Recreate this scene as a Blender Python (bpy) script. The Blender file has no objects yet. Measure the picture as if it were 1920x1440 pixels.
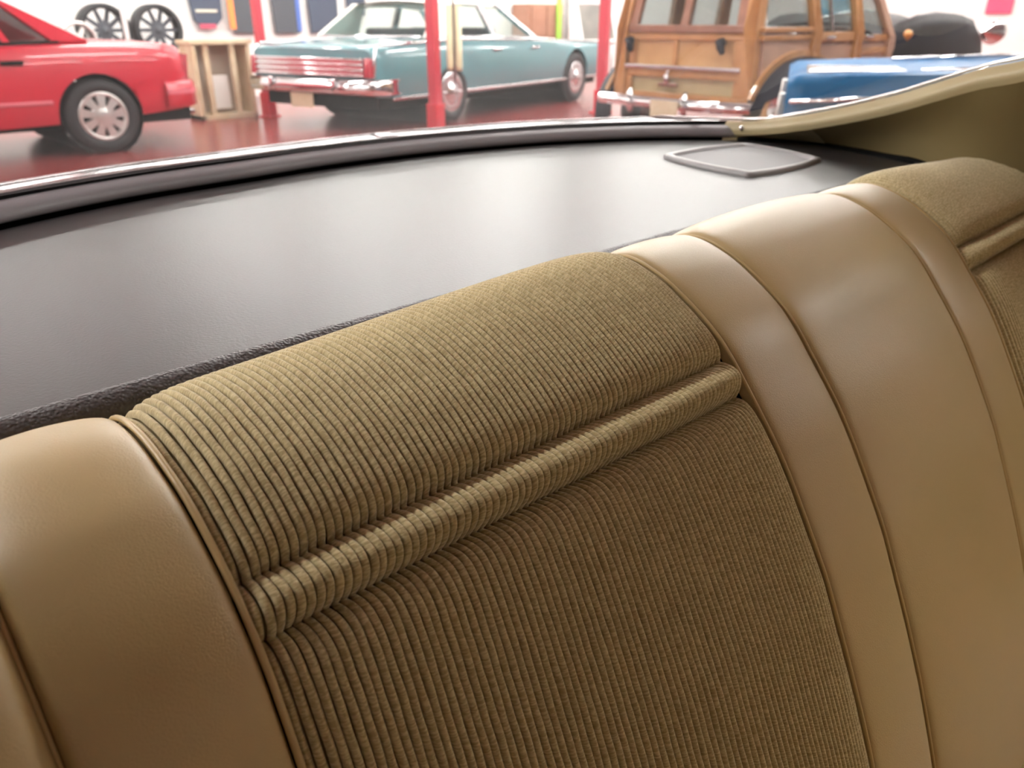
import bpy, math, random
import numpy as np
from mathutils import Vector, Matrix

random.seed(7)
rng = np.random.default_rng(7)
scene = bpy.context.scene
COL = scene.collection
CH = 1.15                      # height of the camera above the showroom floor

# ---------------------------------------------------------------- camera
FPX, HOR, VPX = 1440.0, 38.0, 2680.0
PITCH = math.atan((720 - HOR) / FPX)
YAW = math.atan(math.hypot(FPX, 720 - HOR) / (VPX - 960))
cam_d = bpy.data.cameras.new('camera')
cam = bpy.data.objects.new('camera', cam_d)
COL.objects.link(cam)
cam.location = (0, 0, CH)
cam.rotation_euler = (math.pi / 2 - PITCH, 0, -YAW)
cam_d.sensor_width = 36.0
cam_d.sensor_fit = 'HORIZONTAL'
cam_d.lens = FPX / 1920 * 36.0
cam_d.clip_start = 0.02
cam_d.dof.use_dof = True
cam_d.dof.focus_distance = 0.60
cam_d.dof.aperture_fstop = 8.0
scene.camera = cam

# ---------------------------------------------------------------- world, exposure
world = bpy.data.worlds.new('world')
scene.world = world
world.use_nodes = True
bg = world.node_tree.nodes['Background']
bg.inputs[0].default_value = (0.95, 0.97, 1.0, 1)
bg.inputs[1].default_value = 0.30
scene.view_settings.view_transform = 'Standard'
scene.view_settings.look = 'None'
scene.view_settings.gamma = 1.0
scene.view_settings.use_curve_mapping = False
scene.view_settings.exposure = 0.36
scene.cycles.transparent_max_bounces = 24
LAMP = 47.0                    # strength of the fluorescent diffusers

# ---------------------------------------------------------------- materials
def mat(name, color, rough=0.5, metal=0.0, spec=0.5, coat=0.0, coat_rough=0.05, sheen=0.0,
        bump=None, var=None, emit=None):
    m = bpy.data.materials.new(name)
    m.use_nodes = True
    nt = m.node_tree
    b = nt.nodes['Principled BSDF']
    b.inputs['Base Color'].default_value = (*color, 1)
    b.inputs['Roughness'].default_value = rough
    b.inputs['Metallic'].default_value = metal
    b.inputs['Specular IOR Level'].default_value = spec
    b.inputs['Coat Weight'].default_value = coat
    b.inputs['Coat Roughness'].default_value = coat_rough
    b.inputs['Sheen Weight'].default_value = sheen
    b.inputs['Sheen Roughness'].default_value = 0.4
    tc = nt.nodes.new('ShaderNodeTexCoord')
    if var:                                     # (second colour, scale, detail)
        n = nt.nodes.new('ShaderNodeTexNoise')
        n.inputs['Scale'].default_value = var[1]
        n.inputs['Detail'].default_value = var[2]
        nt.links.new(tc.outputs['Object'], n.inputs['Vector'])
        r = nt.nodes.new('ShaderNodeValToRGB')
        r.color_ramp.elements[0].position = 0.35
        r.color_ramp.elements[1].position = 0.68
        r.color_ramp.elements[0].color = (*color, 1)
        r.color_ramp.elements[1].color = (*var[0], 1)
        nt.links.new(n.outputs['Fac'], r.inputs[0])
        nt.links.new(r.outputs[0], b.inputs['Base Color'])
    if bump:                                    # (kind, scale, strength, distance)
        if bump[0] == 'voronoi':
            n = nt.nodes.new('ShaderNodeTexVoronoi')
            n.feature = 'SMOOTH_F1'
            n.inputs['Scale'].default_value = bump[1]
            out = n.outputs['Distance']
        else:
            n = nt.nodes.new('ShaderNodeTexNoise')
            n.inputs['Scale'].default_value = bump[1]
            n.inputs['Detail'].default_value = 4
            out = n.outputs['Fac']
        nt.links.new(tc.outputs['Object'], n.inputs['Vector'])
        bp = nt.nodes.new('ShaderNodeBump')
        bp.inputs['Strength'].default_value = bump[2]
        bp.inputs['Distance'].default_value = bump[3]
        nt.links.new(out, bp.inputs['Height'])
        nt.links.new(bp.outputs[0], b.inputs['Normal'])
    if emit:
        b.inputs['Emission Color'].default_value = (*emit[0], 1)
        b.inputs['Emission Strength'].default_value = emit[1]
    return m

def cord_material():
    """ribbed upholstery cord: yarn loops wound across each rib (uv: u along the rib in metres, v across)"""
    m = mat('ribbed_cloth', (0.40, 0.32, 0.155), rough=0.85, spec=0.25, sheen=0.4)
    nt = m.node_tree
    b = nt.nodes['Principled BSDF']
    uv = nt.nodes.new('ShaderNodeUVMap')
    mp = nt.nodes.new('ShaderNodeMapping')
    mp.inputs['Scale'].default_value = (760.0, 1.5, 1)
    nt.links.new(uv.outputs[0], mp.inputs['Vector'])
    v = nt.nodes.new('ShaderNodeTexNoise')
    v.noise_dimensions = '2D'
    v.inputs['Scale'].default_value = 1.0
    v.inputs['Detail'].default_value = 2.0
    v.inputs['Distortion'].default_value = 0.4
    nt.links.new(mp.outputs[0], v.inputs['Vector'])
    tc = nt.nodes.new('ShaderNodeTexCoord')
    n2 = nt.nodes.new('ShaderNodeTexNoise')
    n2.inputs['Scale'].default_value = 1400
    n2.inputs['Detail'].default_value = 2
    nt.links.new(tc.outputs['Object'], n2.inputs['Vector'])
    ad = nt.nodes.new('ShaderNodeMath'); ad.operation = 'MULTIPLY_ADD'
    ad.inputs[1].default_value = 0.35
    nt.links.new(n2.outputs['Fac'], ad.inputs[0]); nt.links.new(v.outputs['Fac'], ad.inputs[2])
    bp = nt.nodes.new('ShaderNodeBump')
    bp.inputs['Strength'].default_value = 0.5
    bp.inputs['Distance'].default_value = 0.0009
    nt.links.new(ad.outputs[0], bp.inputs['Height'])
    nt.links.new(bp.outputs[0], b.inputs['Normal'])
    r = nt.nodes.new('ShaderNodeValToRGB')
    r.color_ramp.elements[0].position = 0.38
    r.color_ramp.elements[1].position = 0.66
    r.color_ramp.elements[0].color = (0.43, 0.345, 0.175, 1)
    r.color_ramp.elements[1].color = (0.66, 0.565, 0.325, 1)
    nt.links.new(v.outputs['Fac'], r.inputs[0])
    nt.links.new(r.outputs[0], b.inputs['Base Color'])
    return m

def glass_material(name, tint, haze, gloss):
    m = bpy.data.materials.new(name)
    m.use_nodes = True
    nt = m.node_tree
    nt.nodes.remove(nt.nodes['Principled BSDF'])
    out = nt.nodes['Material Output']
    tr = nt.nodes.new('ShaderNodeBsdfTransparent'); tr.inputs[0].default_value = (*tint, 1)
    gl = nt.nodes.new('ShaderNodeBsdfGlossy'); gl.inputs['Roughness'].default_value = 0.02
    df = nt.nodes.new('ShaderNodeBsdfTranslucent'); df.inputs[0].default_value = (0.9, 0.92, 0.92, 1)
    mx1 = nt.nodes.new('ShaderNodeMixShader'); mx1.inputs[0].default_value = haze
    nt.links.new(tr.outputs[0], mx1.inputs[1]); nt.links.new(df.outputs[0], mx1.inputs[2])
    fr = nt.nodes.new('ShaderNodeFresnel'); fr.inputs[0].default_value = 1.5
    mu = nt.nodes.new('ShaderNodeMath'); mu.operation = 'MULTIPLY'; mu.inputs[1].default_value = gloss
    geo = nt.nodes.new('ShaderNodeNewGeometry')          # reflect on the outer face of each pane only
    inv = nt.nodes.new('ShaderNodeMath'); inv.operation = 'SUBTRACT'; inv.inputs[0].default_value = 1.0
    nt.links.new(geo.outputs['Backfacing'], inv.inputs[1])
    m2 = nt.nodes.new('ShaderNodeMath'); m2.operation = 'MULTIPLY'
    nt.links.new(fr.outputs[0], m2.inputs[0]); nt.links.new(inv.outputs[0], m2.inputs[1])
    nt.links.new(m2.outputs[0], mu.inputs[0])
    mx = nt.nodes.new('ShaderNodeMixShader')
    nt.links.new(mu.outputs[0], mx.inputs[0]); nt.links.new(mx1.outputs[0], mx.inputs[1]); nt.links.new(gl.outputs[0], mx.inputs[2])
    nt.links.new(mx.outputs[0], out.inputs['Surface'])
    return m

M = {}
M['leather'] = mat('gold_leather', (0.47, 0.352, 0.160), rough=0.43, spec=0.6, coat=0.28, coat_rough=0.36,
                   bump=('noise', 800, 0.35, 0.0009), var=((0.50, 0.362, 0.172), 7, 2))
M['welt'] = mat('welt_leather', (0.52, 0.385, 0.18), rough=0.38, bump=('noise', 600, 0.2, 0.0006))
M['cord'] = cord_material()
M['cloth_base'] = mat('rib_ground_cloth', (0.17, 0.12, 0.045), rough=0.95, bump=('noise', 1500, 0.6, 0.001))  # ground cloth kept dark, so shade between the ribs sits in the colour
M['shelf'] = mat('shelf_vinyl', (0.030, 0.028, 0.029), rough=0.38, spec=0.52, bump=('noise', 330, 0.22, 0.0009))
M['shelf_edge'] = mat('shelf_edge_vinyl', (0.075, 0.070, 0.074), rough=0.45, bump=('voronoi', 420, 0.9, 0.0016))
M['pad'] = mat('grey_pad_vinyl', (0.24, 0.225, 0.24), rough=0.42, bump=('noise', 300, 0.12, 0.0008))
M['black'] = mat('black_rubber', (0.010, 0.010, 0.010), rough=0.95, spec=0.05, bump=('noise', 120, 0.2, 0.001))
M['dark'] = mat('dark_void', (0.008, 0.008, 0.008), rough=0.95, spec=0.05, bump=('noise', 200, 0.1, 0.001))
M['chrome'] = mat('chrome', (0.80, 0.82, 0.84), rough=0.10, metal=1.0, bump=('noise', 40, 0.04, 0.001))
M['window_chrome'] = mat('window_chrome', (0.92, 0.93, 0.94), rough=0.18, metal=1.0, bump=('noise', 60, 0.05, 0.001))
M['chrome_soft'] = mat('soft_chrome', (0.66, 0.66, 0.68), rough=0.25, metal=1.0, bump=('noise', 30, 0.04, 0.001))
M['lit_cream_trim'] = mat('lit_cream_trim', (0.44, 0.37, 0.215), rough=0.36, bump=('noise', 300, 0.1, 0.0006))  # lit tone of the pillar trim, light put into the colour
M['sail'] = mat('shaded_trim', (0.19, 0.145, 0.06), rough=0.6, bump=('noise', 400, 0.25, 0.0008))  # same trim darkened, its shade put into the colour
M['spk'] = mat('grey_plastic', (0.30, 0.295, 0.30), rough=0.30, bump=('noise', 300, 0.08, 0.0006))
M['grille'] = mat('grille_cloth', (0.22, 0.22, 0.225), rough=0.55, bump=('noise', 900, 0.6, 0.001))
M['headliner'] = mat('headliner', (0.52, 0.47, 0.36), rough=0.9, bump=('noise', 700, 0.3, 0.0008))
M['gold_paint'] = mat('gold_paint', (0.36, 0.27, 0.12), rough=0.3, coat=0.8, bump=('noise', 20, 0.02, 0.001))
M['glass'] = glass_material('rear_glass', (0.985, 0.99, 0.99), 0.014, 0.35)
M['auto_glass'] = glass_material('tinted_glass', (0.93, 0.965, 0.95), 0.03, 1.0)
M['dark_glass'] = glass_material('smoked_glass', (0.60, 0.62, 0.62), 0.06, 1.0)
M['red'] = mat('red_paint', (0.52, 0.014, 0.036), rough=0.28, coat=0.5, bump=('noise', 8, 0.02, 0.002), var=((0.50, 0.013, 0.034), 2, 1))
M['red_trim'] = mat('rose_moulding', (0.62, 0.14, 0.18), rough=0.4, bump=('noise', 50, 0.05, 0.001))
M['teal'] = mat('turquoise_paint', (0.085, 0.235, 0.265), rough=0.26, coat=0.8, bump=('noise', 8, 0.02, 0.002), var=((0.09, 0.245, 0.275), 2, 1))
M['vinyl_white'] = mat('white_vinyl', (0.78, 0.77, 0.72), rough=0.5, bump=('noise', 120, 0.2, 0.001))
M['tail'] = mat('tail_lens', (0.40, 0.03, 0.05), rough=0.2, coat=0.5, bump=('noise', 60, 0.1, 0.001))
M['tyre'] = mat('tyre_rubber', (0.018, 0.019, 0.021), rough=0.65, bump=('noise', 90, 0.2, 0.002))
M['alloy'] = mat('silver_alloy', (0.66, 0.65, 0.63), rough=0.3, metal=0.75, bump=('noise', 40, 0.05, 0.001))
M['wood'] = mat('honey_wood', (0.38, 0.165, 0.05), rough=0.32, coat=0.6, bump=('noise', 30, 0.05, 0.001), var=((0.46, 0.22, 0.075), 9, 3))
M['wood_red'] = mat('mahogany_wood', (0.20, 0.075, 0.04), rough=0.35, coat=0.6, bump=('noise', 30, 0.05, 0.001), var=((0.26, 0.105, 0.058), 9, 3))
M['wood_panel'] = mat('pale_wood_panel', (0.47, 0.265, 0.105), rough=0.38, coat=0.5, bump=('noise', 30, 0.05, 0.001), var=((0.40, 0.21, 0.08), 5, 4))
M['khaki'] = mat('khaki_panel', (0.36, 0.27, 0.13), rough=0.45, bump=('noise', 30, 0.05, 0.001), var=((0.42, 0.33, 0.17), 5, 3))
M['tan_side'] = mat('rose_wood_panel', (0.38, 0.215, 0.145), rough=0.35, coat=0.5, bump=('noise', 30, 0.05, 0.001), var=((0.43, 0.25, 0.165), 5, 3))
M['navy'] = mat('navy_paint', (0.010, 0.011, 0.017), rough=0.48, spec=0.12, coat=0.0, bump=('noise', 10, 0.02, 0.002))
M['blue'] = mat('blue_paint', (0.004, 0.105, 0.26), rough=0.42, spec=0.10, coat=0.1, bump=('noise', 8, 0.02, 0.002), var=((0.005, 0.112, 0.275), 2, 1))
M['plate'] = mat('cream_plate', (0.66, 0.58, 0.40), rough=0.5, bump=('noise', 60, 0.2, 0.002), var=((0.60, 0.50, 0.33), 25, 3))
M['post_red'] = mat('post_red', (0.50, 0.035, 0.06), rough=0.4, coat=0.3, bump=('noise', 40, 0.08, 0.001))
M['post_unhazed'] = mat('post_unhazed_red', (0.55, 0.01, 0.03), rough=0.35, coat=0.4, bump=('noise', 40, 0.08, 0.001))  # purer red, painted for the part clear of the window's reflection haze
M['ivory'] = mat('ivory_enamel', (0.72, 0.67, 0.44), rough=0.4, bump=('noise', 40, 0.05, 0.001))
M['steel'] = mat('grey_steel', (0.45, 0.45, 0.46), rough=0.4, metal=0.6, bump=('noise', 50, 0.08, 0.001))
M['pine'] = mat('pine_crate', (0.60, 0.47, 0.30), rough=0.7, bump=('noise', 60, 0.3, 0.002), var=((0.68, 0.57, 0.40), 6, 4))
M['crate_back'] = mat('crate_board', (0.55, 0.46, 0.38), rough=0.8, bump=('noise', 60, 0.3, 0.002))
M['paper'] = mat('white_sheet', (0.80, 0.78, 0.74), rough=0.8, bump=('noise', 60, 0.1, 0.001))
M['cloth_navy'] = mat('navy_cotton', (0.06, 0.075, 0.11), rough=0.9, bump=('noise', 60, 0.5, 0.004))
M['cloth_grey'] = mat('charcoal_cotton', (0.075, 0.082, 0.095), rough=0.9, bump=('noise', 60, 0.5, 0.004))
M['orange'] = mat('orange_tape', (0.90, 0.25, 0.06), rough=0.6, bump=('noise', 60, 0.2, 0.002))
M['rose'] = mat('rose_print', (0.50, 0.08, 0.13), rough=0.8, bump=('noise', 60, 0.2, 0.002))
M['bluestripe'] = mat('blue_tape', (0.07, 0.14, 0.42), rough=0.7, bump=('noise', 60, 0.2, 0.002))
M['lime'] = mat('lime_strap', (0.42, 0.85, 0.10), rough=0.6, bump=('noise', 60, 0.2, 0.002))
M['brown'] = mat('brown_cabinet', (0.33, 0.16, 0.10), rough=0.5, bump=('noise', 40, 0.1, 0.002), var=((0.38, 0.20, 0.13), 6, 3))
M['wall'] = mat('white_wall', (0.80, 0.80, 0.78), rough=0.8, bump=('noise', 30, 0.1, 0.003), var=((0.76, 0.76, 0.745), 1.5, 3))
M['wall_grey'] = mat('grey_wall', (0.48, 0.46, 0.43), rough=0.8, bump=('noise', 30, 0.1, 0.003))
M['corrugated'] = mat('white_panel', (0.86, 0.86, 0.84), rough=0.5, bump=('noise', 30, 0.1, 0.002))
M['beige'] = mat('beige_cabinet', (0.66, 0.63, 0.52), rough=0.5, bump=('noise', 30, 0.1, 0.002))
M['sign_red'] = mat('sign_red', (0.80, 0.06, 0.15), rough=0.5, bump=('noise', 30, 0.05, 0.001))
M['ceiling'] = mat('ceiling_white', (0.50, 0.50, 0.49), rough=0.9, bump=('noise', 20, 0.1, 0.003))
M['floor'] = mat('red_epoxy_floor', (0.20, 0.030, 0.028), rough=0.22, spec=0.45, bump=('noise', 6, 0.04, 0.004), var=((0.25, 0.05, 0.045), 1.2, 4))
M['sky_blue'] = mat('sky_blue_board', (0.10, 0.42, 0.62), rough=0.6, bump=('noise', 30, 0.1, 0.002))
M['amber'] = mat('amber_lens', (0.65, 0.28, 0.07), rough=0.25, coat=0.5, bump=('noise', 60, 0.1, 0.001))
M['lamp_glass'] = mat('headlamp_glass', (0.82, 0.86, 0.88), rough=0.12, metal=0.6, bump=('noise', 60, 0.1, 0.001))
M['tube'] = mat('fluorescent_tube', (0.9, 0.9, 0.9), rough=0.5, bump=('noise', 60, 0.02, 0.001), emit=((1.0, 0.975, 0.93), LAMP))
M['mirror_dark'] = mat('dark_board', (0.16, 0.155, 0.14), rough=0.3, bump=('noise', 30, 0.05, 0.001), var=((0.24, 0.23, 0.20), 3, 3))
M['seat_tan'] = mat('tan_cloth', (0.36, 0.27, 0.13), rough=0.8, bump=('noise', 300, 0.3, 0.001))

# ---------------------------------------------------------------- object helpers
class MB:
    """collects geometry; build() links it as ONE mesh object"""
    def __init__(s): s.v = []; s.f = []; s.uv = None
    def add(s, vs, fs):
        o = len(s.v)
        s.v += [tuple(map(float, p)) for p in vs]
        s.f += [tuple(i + o for i in q) for q in fs]
        return s
    def box(s, x0, x1, y0, y1, z0, z1):
        vs = [(x, y, z) for x in (x0, x1) for y in (y0, y1) for z in (z0, z1)]
        return s.add(vs, [(0, 1, 3, 2), (4, 6, 7, 5), (0, 4, 5, 1), (2, 3, 7, 6), (0, 2, 6, 4), (1, 5, 7, 3)])
    def grid(s, P, close=False, flip=False):
        P = np.asarray(P, float); n, m = P.shape[:2]
        fs = []
        for i in range(n - 1):
            for j in range(m if close else m - 1):
                k = (j + 1) % m
                q = (i * m + j, i * m + k, (i + 1) * m + k, (i + 1) * m + j)
                fs.append(q[::-1] if flip else q)
        return s.add(P.reshape(-1, 3), fs)
    def tube(s, path, r, n=8, cap=True):
        path = [Vector(p) for p in path]
        rings = []
        up = Vector((0, 0, 1))
        for i, p in enumerate(path):
            t = (path[min(i + 1, len(path) - 1)] - path[max(i - 1, 0)]).normalized()
            a = t.cross(up)
            if a.length < 1e-3: a = t.cross(Vector((1, 0, 0)))
            a.normalize(); b = a.cross(t)
            rr = r[i] if isinstance(r, (list, tuple)) else r
            rings.append([p + (a * math.cos(q) + b * math.sin(q)) * rr for q in np.linspace(0, 2 * math.pi, n, endpoint=False)])
        o = len(s.v)
        s.grid([[tuple(q) for q in g] for g in rings], close=True)
        if cap:
            s.f.append(tuple(o + i for i in range(n))[::-1])
            e = o + n * (len(path) - 1)
            s.f.append(tuple(e + i for i in range(n)))
        return s
    def lathe(s, prof, c=(0, 0, 0), n=28, axis='y'):
        """prof: (radius, offset along the axis)"""
        G = []
        for r, h in prof:
            row = []
            for a in np.linspace(0, 2 * math.pi, n, endpoint=False):
                p = (r * math.cos(a), h, r * math.sin(a)) if axis == 'y' else ((h, r * math.cos(a), r * math.sin(a)) if axis == 'x' else (r * math.cos(a), r * math.sin(a), h))
                row.append((p[0] + c[0], p[1] + c[1], p[2] + c[2]))
            G.append(row)
        return s.grid(G, close=True)
    def slab(s, pts, th):
        """polygon pts (3D, planar) given thickness th along its normal"""
        pts = [Vector(p) for p in pts]
        n = Vector((0, 0, 0))
        for i in range(len(pts)):
            a, b = pts[i], pts[(i + 1) % len(pts)]
            n += a.cross(b)
        n.normalize()
        k = len(pts)
        vs = [tuple(p + n * th / 2) for p in pts] + [tuple(p - n * th / 2) for p in pts]
        fs = [tuple(range(k)), tuple(range(2 * k - 1, k - 1, -1))]
        for i in range(k):
            j = (i + 1) % k
            fs.append((i, k + i, k + j, j))
        return s.add(vs, fs)
    def build(s, name, m, parent=None, smooth=True, bevel=0.0, sub=0):
        me = bpy.data.meshes.new(name)
        me.from_pydata(s.v, [], s.f)
        me.materials.append(m)
        if smooth:
            me.shade_smooth()
        me.update()
        o = bpy.data.objects.new(name, me)
        COL.objects.link(o)
        if parent is not None: o.parent = parent
        if bevel:
            b = o.modifiers.new('bevel', 'BEVEL'); b.width = bevel; b.segments = 2; b.limit_method = 'ANGLE'
        if smooth and bevel == 0.0 and sub == 0:
            pass
        return o

def flat(o):
    o.data.shade_flat(); return o
def tag(o, label, cat, group=None):
    o['label'] = label; o['category'] = cat
    if group: o['group'] = group
    return o
def empty(name, loc, rz=0.0, label=None, cat=None, group=None):
    o = bpy.data.objects.new(name, None)
    COL.objects.link(o); o.location = loc; o.rotation_euler = (0, 0, rz); o.empty_display_size = 0.1
    if label: tag(o, label, cat, group)
    return o
def structure(o):
    o['kind'] = 'structure'; return o
def sharp(o, ang=35):
    """smooth shading with hard edges over ang degrees"""
    me = o.data
    import bmesh
    bm = bmesh.new(); bm.from_mesh(me)
    bmesh.ops.recalc_face_normals(bm, faces=bm.faces)
    lim = math.radians(ang)
    for e in bm.edges:
        if len(e.link_faces) == 2 and e.calc_face_angle(0) > lim: e.smooth = False
    bm.to_mesh(me); bm.free()
    return o

def crom(keys, n):
    """smooth curve through key points, resampled evenly by arc length"""
    K = np.asarray(keys, float)
    K = np.vstack([2 * K[0] - K[1], K, 2 * K[-1] - K[-2]])
    out = []
    for i in range(1, len(K) - 2):
        p0, p1, p2, p3 = K[i - 1], K[i], K[i + 1], K[i + 2]
        for t in np.linspace(0, 1, 24, endpoint=False):
            out.append(0.5 * ((2 * p1) + (p2 - p0) * t + (2 * p0 - 5 * p1 + 4 * p2 - p3) * t * t + (3 * p1 - p0 - 3 * p2 + p3) * t ** 3))
    out.append(K[-2]); out = np.array(out)
    L = np.r_[0, np.cumsum(np.linalg.norm(np.diff(out, axis=0), axis=1))]
    q = np.linspace(0, L[-1], n)
    return np.stack([np.interp(q, L, out[:, k]) for k in range(out.shape[1])], 1)
def sstep(x):
    x = np.clip(x, 0, 1); return x * x * (3 - 2 * x)

# ================================================================= showroom shell
structure(MB().box(-8, 20, -8, 16, -0.1, 0.0).build('floor', M['floor'], smooth=False))
structure(MB().box(-8, 20, 13.0, 13.15, 0.0, 4.0).build('wall_back', M['wall'], smooth=False))
structure(MB().box(20, 20.15, -8, 13, 0.0, 4.0).build('wall_right', M['wall'], smooth=False))
structure(MB().box(-8.15, -8, -8, 13, 0.0, 4.0).build('wall_left', M['wall'], smooth=False))
structure(MB().box(-8, 20, -8.15, -8, 0.0, 4.0).build('wall_front', M['wall_grey'], smooth=False))
structure(MB().box(-8, 20, -8, 13, 4.0, 4.1).build('ceiling', M['ceiling'], smooth=False))

lamp_root = empty('ceiling_light', (0, 0, 0), 0, 'long white fluorescent strip light hanging under the showroom ceiling', 'light', 'showroom strip lights')
MB().box(-1.2, 1.2, -0.14, 0.14, 0.0, 0.07).build('housing', M['corrugated'], lamp_root, smooth=False)
for sy in (-0.07, 0.07):
    MB().tube([(-1.18, sy, -0.02), (1.18, sy, -0.02)], 0.045, 10).build('tube', M['tube'], lamp_root)
spots = [(x, y) for x in (-5.5, -2.0, 4.4, 7.6, 10.8, 14.0, 17.2) for y in (2.6, 5.4, 8.6, 11.4)] + [(1.6, 11.4), (4.4, -2.0), (7.6, -2.0)]  # last three strips are unseen additions: shelf brightness, then fill on the seat
for i, (x, y) in enumerate(spots):
    if i == 0: r = lamp_root
    else:
        r = lamp_root.copy(); COL.objects.link(r)
        for ch in lamp_root.children:
            c = ch.copy(); COL.objects.link(c); c.parent = r
    r.location = (x, y, 3.72); r.rotation_euler = (0, 0, 0.0)

# ================================================================= rear seat
XC = 0.835                                      # centre line of the car
BASE = [(.520, -.36), (.520, -.30), (.514, -.258), (.498, -.225), (.472, -.2095), (.445, -.207), (.411, -.2165), (.386, -.229),
        (.363, -.243), (.344, -.257), (.327, -.274), (.309, -.2955), (.292, -.316), (.273, -.340), (.256, -.365), (.240, -.391),
        (.224, -.418), (.207, -.448), (.189, -.486), (.170, -.527), (.151, -.570), (.133, -.614), (.105, -.69), (.075, -.78), (.045, -.88), (.02, -.97)]
ENDP = [(.528, -.37), (.528, -.315), (.523, -.272), (.507, -.242), (.480, -.2285), (.452, -.2245), (.430, -.2255), (.409, -.230),
        (.383, -.2385), (.361, -.252), (.342, -.2665), (.328, -.2805), (.317, -.2945), (.306, -.311), (.297, -.330), (.286, -.355),
        (.274, -.385), (.262, -.415), (.247, -.455), (.230, -.50), (.210, -.55), (.188, -.605), (.160, -.68), (.130, -.77), (.10, -.87), (.075, -.96)]
SG = np.arange(-0.27, 0.64, 0.002)              # arc length grid, zero at the upper stitched groove
def prep(keys):
    c = crom(keys, 1500)
    for _ in range(60):
        c[1:-1] = 0.25 * c[:-2] + 0.5 * c[1:-1] + 0.25 * c[2:]
    L = np.r_[0, np.cumsum(np.linalg.norm(np.diff(c, axis=0), axis=1))]
    front = np.where((c[:, 1] < -.2705) & (c[:, 0] < .40))[0][0]
    L -= L[front]
    return np.stack([np.interp(SG, L, c[:, 0]), np.interp(SG, L, c[:, 1])], 1)
PB, PE = prep(BASE), prep(ENDP)
def seat_point(X, S, off=0.0):
    """points on the backrest: X lateral, S arc length down from the groove, off along the outward normal"""
    X = np.asarray(X, float); S = np.asarray(S, float)
    w = sstep((np.abs(X - XC) - 0.30) / 0.425)
    yb, zb = np.interp(S, SG, PB[:, 0]), np.interp(S, SG, PB[:, 1])
    ye, ze = np.interp(S, SG, PE[:, 0]), np.interp(S, SG, PE[:, 1])
    y = yb * (1 - w) + ye * w; z = zb * (1 - w) + ze * w
    e = 0.004
    def tan(P):
        return (np.interp(S + e, SG, P[:, 0]) - np.interp(S - e, SG, P[:, 0]), np.interp(S + e, SG, P[:, 1]) - np.interp(S - e, SG, P[:, 1]))
    (tyb, tzb), (tye, tze) = tan(PB), tan(PE)
    ty = tyb * (1 - w) + tye * w; tz = tzb * (1 - w) + tze * w
    l = np.hypot(ty, tz) + 1e-9
    ny, nz = tz / l, -ty / l                     # points towards the cabin / up
    return np.stack([X + 0 * y, y + ny * off, z + nz * off + CH], -1)

seat = empty('rear_seat', (XC, 0.30, 0.30), 0, 'gold leather and ribbed cloth rear bench seat in the foreground', 'seat')
SHIFT = np.array([XC, 0.30, 0.30])
def loc(P): return np.asarray(P) - SHIFT

def seat_panel(name, x0, x1, puff, m, depth=0.010, nx=72, soft=0.0020, gap=0.0007):
    x0, x1 = x0 + gap, x1 - gap
    u = np.linspace(0, 1, nx)
    u = 0.5 - 0.5 * np.cos(np.pi * (0.5 - 0.5 * np.cos(np.pi * u)))
    xs = x0 + (x1 - x0) * u
    ss = SG[::3]
    XX, SS = np.meshgrid(xs, ss, indexing='ij')
    d = np.minimum(XX - x0, x1 - XX)
    off = puff * np.sqrt(np.clip(4 * (XX - x0) * (x1 - XX) / (x1 - x0) ** 2, 0, 1)) - depth * np.exp(-d / soft)
    P = loc(seat_point(XX, SS, off))
    return MB().grid(P).build(name, m, seat)

XB, SB = np.meshgrid(np.linspace(-0.10, 1.75, 90), SG[::6], indexing='ij')
MB().grid(loc(seat_point(XB, SB, -0.026 + 0 * XB))).build('backing', M['dark'], seat)
E0, P0, P1, S1, S2, S3, P4, E4 = 0.013, 0.110, 0.570, 0.684, 0.992, 1.100, 1.560, 1.657
seat_panel('outer_bolster', E0 - 0.11, E0, 0.020, M['leather'], depth=0.006)
seat_panel('side_band', P0 - 0.097, P0 - 0.0005, 0.010, M['leather'])
seat_panel('inner_band', P1, S1, 0.006, M['leather'])
seat_panel('centre_panel', S1, S2, 0.012, M['leather'])
seat_panel('inner_band', S2, S3, 0.006, M['leather'])
seat_panel('side_band', P4, E4, 0.008, M['leather'])
seat_panel('outer_bolster', E4, E4 + 0.10, 0.014, M['leather'])

def welt(x, r, off, m):
    ss = SG[::3]
    P = loc(seat_point(np.full_like(ss, x), ss, np.full_like(ss, off)))
    return MB().tube([tuple(p) for p in P], r, 10).build('welt', m, seat)
welt(P0 - 0.0005, 0.0022, 0.0022, M['welt'])
welt(P1, 0.0016, 0.0015, M['welt'])
for x in (S1, S2): welt(x + 0.0022, 0.0014, 0.0002, M['welt'])
welt(S3 - 0.0012, 0.0018, 0.0010, M['welt'])
welt(P4, 0.0022, 0.0020, M['welt'])
welt(E0, 0.0015, -0.004, M['welt'])

G2 = 0.0355                                     # lower groove
def cushion_offset(X, S, x0, x1):
    d = np.minimum(X - x0, x1 - X)
    base = -0.005 + 0.0165 * (1 - np.exp(-np.clip(d, 0, None) / 0.016))
    fade = np.clip(d / 0.02, 0.55, 1)
    gr = -0.0185 * fade * np.exp(-np.abs(S - 0.0) / 0.0065) - 0.0225 * fade * np.exp(-np.abs(S - G2) / 0.0065)
    roll = 0.0055 * np.exp(-((S - G2 / 2) / 0.012) ** 2)
    return base + gr + roll

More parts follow.
